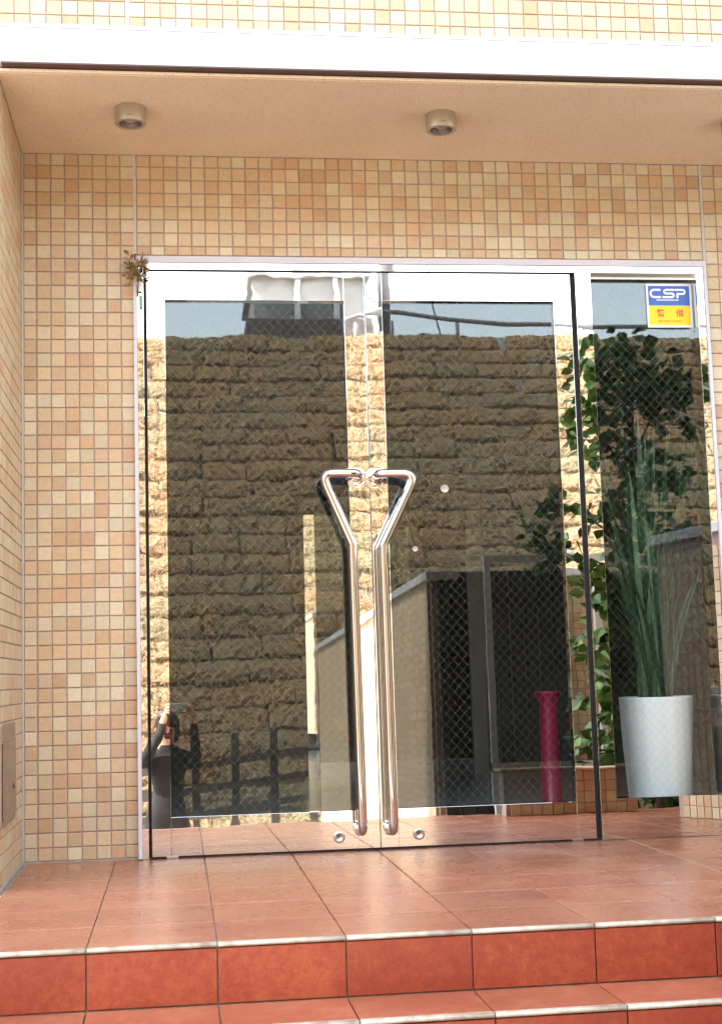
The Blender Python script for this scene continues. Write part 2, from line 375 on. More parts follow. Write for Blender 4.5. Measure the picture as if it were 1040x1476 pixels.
def nosing(parent, x0, x1, y, z):
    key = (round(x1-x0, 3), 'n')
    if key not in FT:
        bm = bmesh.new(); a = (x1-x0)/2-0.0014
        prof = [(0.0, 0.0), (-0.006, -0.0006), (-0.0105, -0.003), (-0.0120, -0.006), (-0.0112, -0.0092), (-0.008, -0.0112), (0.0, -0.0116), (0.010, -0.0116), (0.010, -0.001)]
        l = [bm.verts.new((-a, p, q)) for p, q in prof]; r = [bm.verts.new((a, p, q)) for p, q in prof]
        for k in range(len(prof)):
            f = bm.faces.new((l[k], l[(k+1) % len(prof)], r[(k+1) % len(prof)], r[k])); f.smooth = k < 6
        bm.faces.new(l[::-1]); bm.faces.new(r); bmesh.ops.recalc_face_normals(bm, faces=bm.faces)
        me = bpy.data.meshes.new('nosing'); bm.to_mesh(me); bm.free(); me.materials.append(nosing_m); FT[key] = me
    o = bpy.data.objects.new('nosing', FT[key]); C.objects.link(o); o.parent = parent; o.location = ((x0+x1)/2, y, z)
xs = [X0+PX*k for k in range(-6, 11)]
RP = 0.2975; ys = [NZ+RP*k for k in range(7)]
for k in range(len(xs)-1):
    a, b = xs[k], xs[k+1]
    for j in range(6):
        y0, y1 = ys[j]+(0.002 if j == 0 else 0), min(ys[j+1], 0.09)
        aa, bb = a, min(b, 3.378)
        if y1 > -0.72 and a < 0.0:            # stop at the return wall
            if b <= 0.0 or True:
                if y0 < -0.72:
                    floor_tile(ld, aa, min(bb, 0.0) if b < 0.05 else bb, y0, -0.716, 0, red_floor) if b <= 0.02 else floor_tile(ld, 0.008, bb, y0, y1, 0, red_floor)
                    if b > 0.02: floor_tile(ld, aa, 0.008, y0, -0.716, 0, red_floor)
                elif b > 0.02: floor_tile(ld, 0.008, bb, y0, y1, 0, red_floor)
                continue
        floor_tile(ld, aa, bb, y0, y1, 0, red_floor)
RH, TR = 0.142, 0.240
st = empty('entrance_steps', (0, 0, 0)); st['kind'] = 'structure'
NS = 8
for s in range(NS):
    yn = NZ-TR*s; zt = -RH*s
    if s: box('step_body', -1.5, 2.7, yn+0.006, yn+TR+0.003, -1.3, zt-0.0125, joint_m, st)
    for k in range(len(xs)-1):
        a, b = xs[k], min(xs[k+1], 2.72)
        if a > 2.5: continue
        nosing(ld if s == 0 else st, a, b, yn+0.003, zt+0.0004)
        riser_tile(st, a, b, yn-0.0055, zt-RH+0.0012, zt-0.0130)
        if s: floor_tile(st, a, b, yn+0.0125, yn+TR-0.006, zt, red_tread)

# street and far ground
asphalt = noisy('street_paving', [(0.3, (0.27, 0.26, 0.24)), (0.7, (0.36, 0.345, 0.32))], 60, 0.9, bstr=0.5, bdist=0.004)
bm = bmesh.new(); bmesh.ops.create_grid(bm, x_segments=2, y_segments=2, size=300); g = mesh_obj('street', bm, asphalt); g.location = (0, 0, -1.137); g['kind'] = 'structure'

# ------------------------------------------------------------------ entrance: frame, leaves, sidelight
TILT = -0.0165
FY = -0.036
def lathe_y(bm, prof, x, z, seg=28, mi=0):
    """profile (radius, y) revolved about the Y axis"""
    rings = [[bm.verts.new((x+r*math.cos(2*math.pi*k/seg), y, z+r*math.sin(2*math.pi*k/seg))) for k in range(seg)] for r, y in prof]
    for i in range(len(prof)-1):
        for k in range(seg):
            f = bm.faces.new((rings[i][k], rings[i][(k+1) % seg], rings[i+1][(k+1) % seg], rings[i+1][k])); f.smooth = True; f.material_index = mi
    bmesh.ops.recalc_face_normals(bm, faces=bm.faces)
fr = empty('door_frame', (0, 0, 0)); fr.rotation_euler = (TILT, 0, 0)
tag(fr, 'mirror polished steel frame around both doors with fixed glass sidelight', 'door frame')
box('trim', 0.3985, 0.411, FY-0.006, 0.02, 0.003, 2.161, trim_alu, fr)
box('trim', 0.4112, 2.5575, FY-0.006, 0.02, 2.138, 2.161, trim_alu, fr)
box('trim', 2.5577, 2.5705, FY-0.006, 0.02, 0.003, 2.161, trim_alu, fr)
box('jamb', 0.4112, 0.434, FY, 0.09, 0.001, 2.1378, mirror, fr, 0.0008)
box('head', 0.4342, 2.529, FY, 0.09, 2.112, 2.1378, mirror, fr, 0.0008)
box('mullion', 2.052, 2.113, FY, 0.09, 0.001, 2.1118, mirror, fr, 0.0008)
box('jamb', 2.5292, 2.5573, FY, 0.09, 0.001, 2.1378, mirror, fr, 0.0008)
box('gasket', 0.4341, 0.460, FY+0.030, 0.07, 0.002, 2.1115, rubber, fr)
box('gasket', 2.010, 2.0515, FY+0.030, 0.07, 0.002, 2.1115, rubber, fr)
box('gasket', 0.461, 2.009, FY+0.030, 0.07, 2.085, 2.1115, rubber, fr)
box('threshold', 0.435, 2.051, FY+0.006, 0.07, 0.0005, 0.006, rubber, fr)
box('bottom_rail', 2.1132, 2.529, FY+0.004, 0.07, 0.001, 0.146, mirror, fr)
box('glazing_bead', 2.1132, 2.529, FY+0.028, 0.07, 2.096, 2.1118, satin, fr)
def wired(parent, x0, x1, z0, z1, y):
    p = box('glass_pane', x0, x1, y, y+0.006, z0, z1, glass, parent)
    bm = bmesh.new(); s = 0.0345; hw = 0.00019; yc = y+0.003
    slope = 1.12
    for sg in (1, -1):
        k = -(z1-z0)/slope - s
        while k < (x1-x0)+(z1-z0)/slope+s:
            # line x = x0+k + sg*(z-z0)/slope
            pts = []
            za, zb = z0, z1
            xa = x0+k+sg*0; xb = x0+k+sg*(z1-z0)/slope
            lo, hi = 0.0, 1.0
            dx = xb-xa
            t0, t1 = sorted(((x0-xa)/dx, (x1-xa)/dx)); lo, hi = max(lo, t0), min(hi, t1)
            if hi-lo > 0.002:
                A = Vector((xa+dx*lo, yc+0.0006*sg, za+(zb-za)*lo)); B = Vector((xa+dx*hi, yc+0.0006*sg, za+(zb-za)*hi))
                d = (B-A).normalized(); n = Vector((-d.z, 0, d.x))*hw; q = Vector((0, hw, 0))
                a = [bm.verts.new(A+n-q), bm.verts.new(A-n-q), bm.verts.new(A+q)]; b = [bm.verts.new(B+n-q), bm.verts.new(B-n-q), bm.verts.new(B+q)]
                for i in range(3): bm.faces.new((a[i], a[(i+1) % 3], b[(i+1) % 3], b[i]))
            k += s
    o = mesh_obj('wire_mesh', bm, wire, parent); o['kind'] = 'stuff'
wired(fr, 2.1135, 2.5288, 0.1462, 2.0958, FY+0.05)
def leaf(lab, x0, x1, gx0, gx1, sgn, lockx, hpts):
    t = empty('glass_door', (x0 if sgn < 0 else x1, 0, 0)); t.rotation_euler = (TILT+0.0006*sgn, 0, 0.0016*sgn); tag(t, lab, 'door')
    ox = t.location.x
    q = lambda n, a, b, z0, z1, **k: box(n, a-ox, b-ox, FY, FY+0.044, z0, z1, mirror, t, 0.0008)
    q('stile', x0, gx0, 0.008, 2.1045); q('stile', gx1, x1, 0.008, 2.1045)
    q('top_rail', gx0+0.0004, gx1-0.0004, 1.998, 2.1045); q('bottom_rail', gx0+0.0004, gx1-0.0004, 0.008, 0.141)
    wired(t, gx0+0.0005-ox, gx1-0.0005-ox, 0.1415, 1.9975, FY+0.017)
    px = (x0+0.07 if sgn < 0 else x1-0.07)-ox
    box('pivot_shoe', px-0.02, px+0.02, FY-0.001, FY+0.04, 0.0005, 0.0078, satin, t)
    # pull handle
    bm = bmesh.new(); ring_tube(bm, fillet([Vector(p)-Vector((ox, 0, 0)) for p in hpts], 0.034, 8), 0.0168, 20); h = mesh_obj('pull_handle', bm, tube_steel, t)
    for k in (0, -1):
        p = hpts[k]; bm = bmesh.new(); lathe_y(bm, [(0.0205, FY-0.0002), (0.0205, FY-0.002), (0.017, FY-0.003)], p[0]-ox, p[2]); mesh_obj('rosette', bm, tube_steel, h)
    # dished ripple rings pressed around the upper handle fixing
    bm = bmesh.new(); lathe_y(bm, [(0.0215+0.0018*i, FY-0.0006-0.0005*(1+math.cos(i*1.05))*(1-i/14)) for i in range(12)] , hpts[0][0]-ox, hpts[0][2]-0.005, 40)
    mesh_obj('fixing_ring', bm, mirror, h)
    bm = bmesh.new(); lathe_y(bm, [(0.0205, FY-0.0002), (0.0205, FY-0.006), (0.018, FY-0.0085), (0.010, FY-0.009), (0.0095, FY-0.0065), (0.0, FY-0.0065)], lockx-ox, 0.050)
    lk = mesh_obj('lock_cylinder', bm, satin, t)
    bm = bmesh.new(); bx(bm, lockx-0.0015-ox, lockx+0.0015-ox, FY-0.0072, FY-0.0066, 0.045, 0.055); mesh_obj('key_slot', bm, rubber, lk)
    return t
HY = FY-0.082
leaf('left glass door leaf with mirror steel rails, hinged beside the tiled wall panel', 0.4445, 1.2437, 0.511, 1.168, -1, 1.097,
     [(1.197, FY, 1.338), (1.197, HY, 1.338), (1.058, HY, 1.340), (1.165, HY, 1.082), (1.172, HY, 0.072), (1.172, FY, 0.072)])
leaf('right glass door leaf with mirror steel rails, next to the fixed sidelight', 1.2463, 2.031, 1.310, 1.963, 1, 1.382,
     [(1.262, FY, 1.336), (1.262, HY, 1.336), (1.404, HY, 1.336), (1.276, HY, 1.080), (1.280, HY, 0.069), (1.280, FY, 0.069)])

# ------------------------------------------------------------------ sticker on the sidelight
stk = empty('security_sticker', (2.4345, 0.0, 1.998)); stk.location.y = 0.0555
tag(stk, 'blue and yellow CSP security sticker on the sidelight glass', 'sticker')
stk.rotation_euler = (TILT, 0, 0)
SW, SH = 0.180, 0.172
stw = mat('sticker_white', (0.82, 0.82, 0.84), 0.4); stb = mat('sticker_blue', (0.045, 0.13, 0.50), 0.4); sty = mat('sticker_yellow', (0.85, 0.62, 0.0), 0.4); strd = mat('sticker_red', (0.75, 0.05, 0.02), 0.4)
def flat(name, polys, y, m, parent, th=0.0002):
    bm = bmesh.new()
    for pl in polys:
        vs_ = [bm.verts.new((x, y, z)) for x, z in pl]; f = bm.faces.new(vs_)
        r = bmesh.ops.extrude_face_region(bm, geom=[f]); bmesh.ops.translate(bm, verts=[e for e in r['geom'] if isinstance(e, bmesh.types.BMVert)], vec=(0, -th, 0))
    bmesh.ops.recalc_face_normals(bm, faces=bm.faces)
    return mesh_obj(name, bm, m, parent)
SY = -0.010
rect = lambda a, b, c, d: [(a, c), (b, c), (b, d), (a, d)]
flat('sticker_sheet', [rect(-SW/2, SW/2, -SH/2, SH/2)], SY, stw, stk)
flat('blue_field', [rect(-SW/2+0.008, SW/2-0.008, 0.0005, SH/2-0.008)], SY-0.0004, stb, stk)
flat('yellow_field', [rect(-SW/2+0.008, SW/2-0.008, -SH/2+0.009, -0.0)], SY-0.0004, sty, stk)
def stroke(pts, wd):
    """outline polygon of a polyline stroke"""
    pts = [Vector(p) for p in pts]; Lf, Rt = [], []
    for i, p in enumerate(pts):
        d1 = (p-pts[i-1]).normalized() if i else (pts[1]-p).normalized(); d2 = (pts[i+1]-p).normalized() if i < len(pts)-1 else d1
        n = (Vector((-d1.y, d1.x))+Vector((-d2.y, d2.x))); n /= max(0.3, n.length**2/2) if False else 1
        n = n.normalized()*(wd/2)/max(0.4, math.cos(d1.angle(d2)/2) if d1.length and d2.length else 1)
        Lf.append(p+n); Rt.append(p-n)
    return [(q.x, q.y) for q in Lf+Rt[::-1]]
def arc(cx, cz, r, a0, a1, n=8): return [(cx+r*math.cos(R(a0+(a1-a0)*k/n)), cz+r*math.sin(R(a0+(a1-a0)*k/n))) for k in range(n+1)]
zt, zb, zm = 0.0625, 0.0335, 0.048
h = (zt-zb)/2
cs = [(-0.032, zt)] + arc(-0.058, zm, h, 90, 270, 10) + [(-0.032, zb)]
ss = [(0.022, zt)] + arc(-0.011, zm+h/2, h/2, 90, 270, 6) + arc(0.012, zm-h/2, h/2, 90, -90, 6) + [(-0.026, zb)]
ps = [(0.024, zt)] + arc(0.056, zm+h*0.45, h*0.55, 90, -90, 6) + [(0.031, zm-h*0.1)]
flat('logo_letter', [stroke(cs, 0.0082)], SY-0.0008, stw, stk); flat('logo_letter', [stroke(ss, 0.0078)], SY-0.0008, stw, stk)
flat('logo_letter', [stroke(ps, 0.0078)], SY-0.0008, stw, stk); flat('logo_letter', [stroke([(0.034, zm-h*0.1), (0.034, zb-0.004)], 0.0082)], SY-0.0012, stw, stk)
sm = []; x = -0.050
for wd in (0.004, 0.005, 0.003, 0.005, 0.004, 0.005, 0.003, 0.006, 0.004, 0.005, 0.004, 0.005, 0.003, 0.005, 0.004):
    if x+wd > 0.05: break
    sm.append(rect(x, x+wd, 0.0195, 0.0245)); x += wd+0.0016
flat('small_print', sm, SY-0.0008, stw, stk)
def text(name, body, size, x, z, m, parent, y=SY-0.0009):
    cu = bpy.data.curves.new(name, 'FONT'); cu.body = body; cu.size = size; cu.align_x = 'CENTER'; cu.align_y = 'CENTER'; cu.extrude = 0.0001; cu.materials.append(m)
    cu.offset = size*0.012
    o = bpy.data.objects.new(name, cu); C.objects.link(o); bpy.context.view_layer.update()
    me = bpy.data.meshes.new_from_object(o.evaluated_get(bpy.context.evaluated_depsgraph_get())); bpy.data.objects.remove(o)
    me.materials.clear(); me.materials.append(m)
    o = bpy.data.objects.new(name, me); C.objects.link(o); o.parent = parent; o.location = (x, y, z); o.rotation_euler = (R(90), 0, 0)
    return o
text('printed_character', '警', 0.033, -0.036, -0.032, strd, stk)
text('printed_character', '備', 0.033, 0.040, -0.032, strd, stk)
text('small_print', 'SECURITY GUARD', 0.0115, 0.0, -0.062, strd, stk)

# ------------------------------------------------------------------ dried sprig on the frame corner
sp = empty('dried_sprig', (0.425, -0.018, 2.10)); tag(sp, 'dried brown leafy sprig stuck in the upper left frame corner', 'sprig')
dry = [noisy('dry_leaf_%d' % i, [(0.3, a), (0.7, b)], 40, 0.8) for i, (a, b) in enumerate((((0.20, 0.10, 0.04), (0.34, 0.20, 0.09)), ((0.14, 0.10, 0.04), (0.25, 0.19, 0.08)), ((0.30, 0.19, 0.09), (0.42, 0.29, 0.15))))]
green_tape = mat('green_tape', (0.10, 0.36, 0.12), 0.5); paper = mat('white_paper', (0.75, 0.75, 0.74), 0.7)
rnd = random.Random(3)
bm = bmesh.new(); ring_tube(bm, [(-0.012, -0.004, -0.085), (-0.008, -0.008, -0.03), (0.0, -0.012, 0.02), (0.012, -0.014, 0.065)], [0.003, 0.003, 0.0025, 0.0015], 7); mesh_obj('stem', bm, dry[1], sp)
for tw in ((-0.055, 0.03, 0.0), (-0.05, -0.02, 0.02), (-0.045, -0.055, 0.01), (0.03, 0.045, 0.0), (0.035, 0.0, 0.01)):
    bm = bmesh.new(); ring_tube(bm, [(-0.004, -0.009, 0.0), (tw[0]*0.5, -0.014, tw[1]*0.6+0.006), (tw[0], -0.016-tw[2], tw[1])], [0.002, 0.0016, 0.001], 6); mesh_obj('twig', bm, dry[1], sp)
def leaf_mesh(bm, ln, wd, curl, fold, spiky=False):
    n = 6; Lf, Md, Rt = [], [], []
    for i in range(n+1):
        t = i/n; ww = wd*math.sin(math.pi*min(1, t*0.93+0.05))**0.8*(1.0+(0.28*(-1)**i if spiky else 0)); zc = curl*t*t
        Md.append(bm.verts.new((0, t*ln, zc))); Lf.append(bm.verts.new((-ww/2, t*ln, zc+fold*ww))); Rt.append(bm.verts.new((ww/2, t*ln, zc+fold*ww)))
    for i in range(n):
        for a, b in ((Lf, Md), (Md, Rt)):
            f = bm.faces.new((a[i], b[i], b[i+1], a[i+1])); f.smooth = True
for i in range(58):
    bm = bmesh.new(); leaf_mesh(bm, rnd.uniform(0.016, 0.031), rnd.uniform(0.010, 0.018), rnd.uniform(-0.014, 0.014), rnd.uniform(0.1, 0.5), True)
    o = mesh_obj('leaf', bm, rnd.choice(dry), sp)
    a = rnd.uniform(0, 2*math.pi); rr = abs(rnd.gauss(0, 0.021))
    o.location = (-0.018+rr*math.cos(a)*1.0, rnd.uniform(-0.034, -0.010), 0.005+rr*math.sin(a)*1.25)
    o.rotation_euler = (rnd.uniform(-0.9, 0.9), rnd.uniform(-1.2, 1.2), a-math.pi/2+rnd.uniform(-0.7, 0.7))
    o.rotation_mode = 'XYZ'
    d = Vector((math.cos(a), rnd.uniform(-0.5, 0.1), math.sin(a)+0.15)).normalized()
    o.rotation_euler = (d.to_track_quat('Y', 'Z') @ Matrix.Rotation(rnd.uniform(0, 6.28), 3, 'Y').to_quaternion()).to_euler()
box('paper_tag', -0.010, 0.004, 0.004, 0.0055, -0.075, -0.035, paper, sp); box('green_tag', -0.006, 0.005, 0.0035, 0.005, -0.135, -0.088, green_tape, sp)

# ------------------------------------------------------------------ lobby behind the glass
lobby_floor_m = noisy('lobby_floor', [(0.3, (0.33, 0.34, 0.33)), (0.7, (0.40, 0.41, 0.40))], 3, 0.25, bstr=0.02)
lobby_wall_m = noisy('lobby_wall', [(0.3, (0.07, 0.062, 0.052)), (0.7, (0.10, 0.09, 0.075))], 2, 0.7, bstr=0.05)
lob = empty('lobby', (0, 0, 0)); lob['kind'] = 'structure'
box('lobby_floor', -0.148, 4.4, 0.095, 5.0, -0.05, 0.0, lobby_floor_m, lob)
box('lobby_wall', -0.148, -0.10, 0.151, 5.0, 0.001, 2.55, lobby_wall_m, lob)
box('lobby_wall', 3.398, 3.45, 0.151, 5.0, 0.001, 2.55, lobby_wall_m, lob)
box('lobby_wall', -0.0999, 1.31, 3.62, 5.0, 0.001, 2.55, lobby_wall_m, lob)
box('lobby_wall', 2.43, 3.3979, 3.62, 5.0, 0.001, 2.55, lobby_wall_m, lob)
box('lobby_wall', 1.3101, 2.4299, 4.9, 5.0, 0.001, 2.55, lobby_wall_m, lob)
box('lobby_ceiling', -0.148, 3.45, 0.151, 5.0, 2.5505, 2.599, lobby_wall_m, lob)
# inner door
idr = empty('inner_door', (1.87, 3.6, 0)); tag(idr, 'inner glass door in polished steel frame at the back of the lobby', 'door')
for n, a in (('stile', (-0.555, -0.488, 0.0, 0.05, 0.001, 1.93)), ('stile', (0.46, 0.55, 0.0, 0.05, 0.001, 1.93)), ('top_rail', (-0.487, 0.459, 0.0, 0.05, 1.87, 1.93)), ('bottom_rail', (-0.487, 0.459, 0.0, 0.05, 0.001, 0.10))):
    box(n, *a, satin if a[0] > 0.4 else mirror, idr)
box('glass_pane', -0.4865, 0.4585, 0.02, 0.026, 0.101, 1.8695, inner_glass, idr)
disc_m = mat('cream_disc', (0.45, 0.39, 0.33), 0.35, 0.3)
for x, z, r_, lab in ((1.524, 1.291, 0.0155, 'larger round white disc stuck on the right door glass'), (1.406, 1.070, 0.0105, 'smaller round white disc stuck on the right door glass')):
    yg = FY+0.017-TILT*z
    bm = bmesh.new(); lathe_y(bm, [(0.0, 0.0), (r_, 0.0), (r_, -0.003), (r_*0.86, -0.0042), (r_*0.8, -0.0036), (0, -0.0036)], 0, 0, 24)
    o = mesh_obj('round_disc', bm, disc_m); o.location = (x, yg-0.0012, z); tag(o, lab, 'disc')
# red stand
red_m = noisy('magenta_plastic', [(0.3, (0.25, 0.006, 0.04)), (0.7, (0.32, 0.01, 0.055))], 6, 0.35)
rs = empty('umbrella_stand', (2.035, 0.60, 0.0)); tag(rs, 'crimson umbrella stand with flared rim inside behind the right door', 'umbrella stand')
bm = bmesh.new(); lathe(bm, [(0.055, 0.0), (0.055, 0.015), (0.042, 0.03), (0.038, 0.30), (0.037, 0.48)], 0, 0, 28); mesh_obj('column', bm, red_m, rs)
bm = bmesh.new(); lathe(bm, [(0.0372, 0.47), (0.040, 0.50), (0.052, 0.520), (0.0555, 0.530), (0.050, 0.531), (0.036, 0.515), (0.03, 0.46)], 0, 0, 28); mesh_obj('rim', bm, red_m, rs)
# potted plant
pp = empty('potted_plant', (2.352, 0.195, 0.0)); tag(pp, 'tall white planter with long strap leaves behind the sidelight glass', 'plant')
pot_m = noisy('white_planter', [(0.3, (0.88, 0.88, 0.88)), (0.7, (0.92, 0.92, 0.92))], 3, 0.3, bstr=0.02)
soil_m = noisy('soil', [(0.3, (0.03, 0.02, 0.012)), (0.7, (0.08, 0.055, 0.035))], 60, 0.95, bstr=0.8, bdist=0.006)
bm = bmesh.new(); lathe(bm, [(0.0, 0.001), (0.104, 0.001), (0.108, 0.006), (0.121, 0.16), (0.132, 0.33), (0.139, 0.500), (0.139, 0.505), (0.131, 0.505), (0.130, 0.46)], 0, 0, 48); mesh_obj('pot', bm, pot_m, pp)
bm = bmesh.new(); lathe(bm, [(0.130, 0.462), (0.07, 0.468), (0.0, 0.466)], 0, 0, 24); mesh_obj('soil', bm, soil_m, pp)
strap = [noisy('strap_leaf_%d' % i, [(0.3, a), (0.7, b)], 20, 0.4, vscale=(1, 1, 0.15)) for i, (a, b) in enumerate((((0.022, 0.055, 0.024), (0.038, 0.088, 0.038)), ((0.038, 0.088, 0.036), (0.07, 0.14, 0.06))))]
rnd = random.Random(11)
for i in range(120):
    a = rnd.uniform(0, 2*math.pi); ln = rnd.uniform(0.45, 1.2); lean = rnd.uniform(0.05, 0.62)*(1.25-0.5*ln); dr = Vector((math.cos(a), math.sin(a)*(0.6 if math.sin(a) > 0 else 0.22), 0)); sd = Vector((-math.sin(a), math.cos(a), 0))
    bm = bmesh.new(); pv = None; n = 10; wd = rnd.uniform(0.010, 0.020)
    b0 = Vector((rnd.uniform(-0.05, 0.05), rnd.uniform(-0.05, 0.05), 0.46))
    for k in range(n+1):
        t = k/n; c = b0+dr*(lean*0.66*(t**1.5)*ln)+Vector((0, 0, ln*t*(1-0.16*lean*t)))
        ww = wd*(0.55+0.9*math.sin(math.pi*min(1, 0.2+t*0.8)))*(1 if t < 0.9 else max(0.05, (1-t)*10)); cur = (bm.verts.new(c-sd*ww/2), bm.verts.new(c+Vector((0, 0, -ww*0.12))), bm.verts.new(c+sd*ww/2))
        if pv:
            for q in (0, 1):
                f = bm.faces.new((pv[q], pv[q+1], cur[q+1], cur[q])); f.smooth = True
        pv = cur
    mesh_obj('leaf', bm, strap[i % 2], pp)

# ------------------------------------------------------------------ across the way: walls, rails, tree, slope, fence (seen in the mirrors)
cap_m = white_paint
def wall_thing(name, lab, p, q, th, h, z0, m_face, tiled, cap=None):
    p, q = Vector((*p, 0)), Vector((*q, 0)); d = (q-p); ln = d.length; d.normalize(); ang = math.atan2(d.y, d.x)
    e = empty(name, (p.x, p.y, z0)); e.rotation_euler = (0, 0, ang); tag(e, lab, 'wall')
    box('wall_body', 0, ln, 0.0046, th, 0, h, m_face, e); box('coping', -0.02, ln+0.02, -0.025, th+0.025, h, h+(0.012 if cap else 0.045), cap or cap_m, e, 0.004)
    if tiled:
        cells = [(0.025+0.05*c, 0.025+0.05*r_, 0.05, 0.05) for c in range(int(ln/0.05)) for r_ in range(int(h/0.05))]
        tile_field(e, cells, front(0.0), 0)
    return e
wall_thing('garden_wall', 'angled tiled garden wall right of the landing, reflected in the sidelight', (3.02, -0.03), (2.70, -1.06), 0.12, 1.20, 0.0, grout, True)
wall_thing('planter_kerb', 'low tiled kerb of the planting bed, reflected below the mullion', (2.66, -1.52), (2.04, -1.52), 0.10, 0.20, 0.0, grout, True, tile_mats[2])
# its tiled face looks back to the doors: flip so face is toward -x side
wall_thing('garden_wall', 'shaded tiled boundary wall reflected in the right door, parallel to it', (3.7, -3.12), (2.02, -3.12), 0.14, 2.46, -1.2, grout, True)
w3 = empty('garden_wall', (2.0, -3.15, -1.2)); tag(w3, 'sunlit boundary wall with white coping reflected in the right door', 'wall')
box('wall_body', 0, 0.14, -7.2, 0.0, 0, 2.45, tile_far_y, w3); box('coping', -0.025, 0.165, -7.2, 0.14, 2.45, 2.50, cap_m, w3, 0.004)
box('plant_bed', 2.02, 3.39, -3.1, -1.72, -1.2, -0.12, soil_m)['kind'] = 'structure'
slat_m = noisy('dark_slat', [(0.3, (0.030, 0.028, 0.026)), (0.7, (0.055, 0.05, 0.046))], 9, 0.5, vscale=(1, 1, 0.2))
sc_ = empty('slatted_screen', (2.05, -3.09, -1.2)); tag(sc_, 'dark vertical slat screen reflected low in the right door', 'screen')
for k in range(9):
    box('slat', 0.085*k, 0.085*k+0.074, -0.012+0.006*(k % 2), 0.012+0.006*(k % 2), 0.05, 2.50, slat_m, sc_)
for z in (0.3, 2.3): box('cross_rail', 0, 0.76, -0.028, -0.0125, z, z+0.05, slat_m, sc_)
rail_m = noisy('white_rail_paint', [(0.3, (0.74, 0.74, 0.74)), (0.7, (0.80, 0.80, 0.80))], 6, 0.35, bstr=0.03)
tl = empty('metal_railing', (2.3, -2.95, -0.12)); tag(tl, 'white metal railing frame reflected beside the climbing shrub', 'railing')
for z in (1.455, 0.275): box('rail', 0.0, 1.3, -0.018, 0.018, z, z+0.04, rail_m, tl)
for x in (0.0, 0.62, 1.26): box('post', x, x+0.036, -0.0185, 0.0185, 0, 1.455 if x else 1.4549, rail_m, tl)

# shrub tree in the bed
green = [noisy('shrub_leaf_%d' % i, [(0.3, a), (0.7, b)], 30, 0.45) for i, (a, b) in enumerate((((0.04, 0.10, 0.015), (0.07, 0.16, 0.03)), ((0.07, 0.17, 0.02), (0.12, 0.25, 0.04)), ((0.03, 0.07, 0.015), (0.05, 0.11, 0.02))))]
bark = noisy('bark', [(0.3, (0.10, 0.075, 0.05)), (0.7, (0.19, 0.15, 0.11))], 30, 0.9, bstr=0.7, bdist=0.004)
def shrub(name, lab, base, height, limbs, clumps, nleaf, lsize, seed):
    rnd = random.Random(seed); t = empty(name, base); tag(t, lab, 'tree')
    bm = bmesh.new(); ring_tube(bm, [(0, 0, -0.1), (0.03, 0.02, height*0.3), (-0.04, 0, height*0.6), (0.02, 0.03, height*0.92)], [0.028, 0.022, 0.016, 0.007], 9)
    for (cx_, cy_, cz_, r_) in clumps:
        z0 = max(0.1, cz_-0.35); ring_tube(bm, [(0, 0.01, z0), (cx_*0.5, cy_*0.5, (z0+cz_)/2+0.05), (cx_, cy_, cz_)], [0.010, 0.007, 0.003], 6)
    mesh_obj('trunk', bm, bark, t)
    bm = bmesh.new()
    for (cx_, cy_, cz_, r_) in clumps:
        for k in range(int(nleaf*r_*r_*8)):
            d = Vector((rnd.gauss(0, 1), rnd.gauss(0, 1), rnd.gauss(0, 1))).normalized()*r_*rnd.random()**0.45
            p = Vector((cx_, cy_, cz_))+Vector((d.x, d.y*0.8, d.z*0.85)); s = lsize*rnd.uniform(0.6, 1.25)
            mx = Matrix.Translation(p) @ Vector((rnd.gauss(0, 1), rnd.gauss(0, 1), rnd.gauss(-0.2, 0.7))).to_track_quat('Y', 'Z').to_matrix().to_4x4() @ Matrix.Rotation(rnd.gauss(0, 0.8), 4, 'Y')
            o_ = [(0, 0), (0.34, 0.3), (0.42, 0.55), (0.22, 0.8), (0, 1.05), (-0.22, 0.8), (-0.42, 0.55), (-0.34, 0.3)]
            vv = [bm.verts.new(mx @ Vector((x*s, y*s, abs(x)*s*0.25))) for x, y in o_]
            mi = rnd.choice((0, 0, 1, 1, 2))
            for q in ((0, 1, 2, 3, 4), (0, 4, 5, 6, 7)):
                f = bm.faces.new([vv[i] for i in q]); f.material_index = mi
    mesh_obj('crown', bm, green, t)
    return t
shrub('garden_shrub', 'low dense dark shrub reflected behind the white planter', (3.32, -2.35, -0.12), 1.2, 0,
      [(-0.3, 0, 1.15, 0.24), (0.05, 0, 1.2, 0.26), (0.35, 0, 1.1, 0.26), (-0.32, 0, 0.8, 0.26), (0.05, 0, 0.8, 0.3), (0.4, 0, 0.75, 0.28), (-0.3, 0, 0.42, 0.26), (0.05, 0, 0.4, 0.3), (0.4, 0, 0.4, 0.28), (-0.1, 0, 0.15, 0.25), (0.3, 0, 0.15, 0.25)], 420, 0.085, 9)
shrub('shrub_tree', 'leafy small tree reflected in the sidelight and polished mullion', (3.0, -2.25, -0.12), 2.5, 0,
      [(-0.05, 0, 2.42, 0.30), (0.22, 0.05, 2.28, 0.26), (-0.2, 0.0, 2.1, 0.22), (0.1, -0.05, 1.85, 0.24), (-0.14, 0.05, 1.62, 0.2), (0.12, 0, 1.45, 0.24), (-0.2, 0.03, 1.25, 0.2),
       (-0.25, 0.0, 0.95, 0.17), (-0.22, 0.02, 0.65, 0.18), (-0.28, 0.0, 0.38, 0.17), (0.05, 0.0, 1.05, 0.24), (-0.5, -0.05, 1.45, 0.17), (-0.42, 0, 1.68, 0.12), (0.08, 0, 0.75, 0.27), (0.15, 0, 0.4, 0.26), (0.3, 0, 0.95, 0.22), (0.0, -0.1, 0.25, 0.22), (0.28, 0.0, 1.25, 0.2)], 300, 0.085, 5)

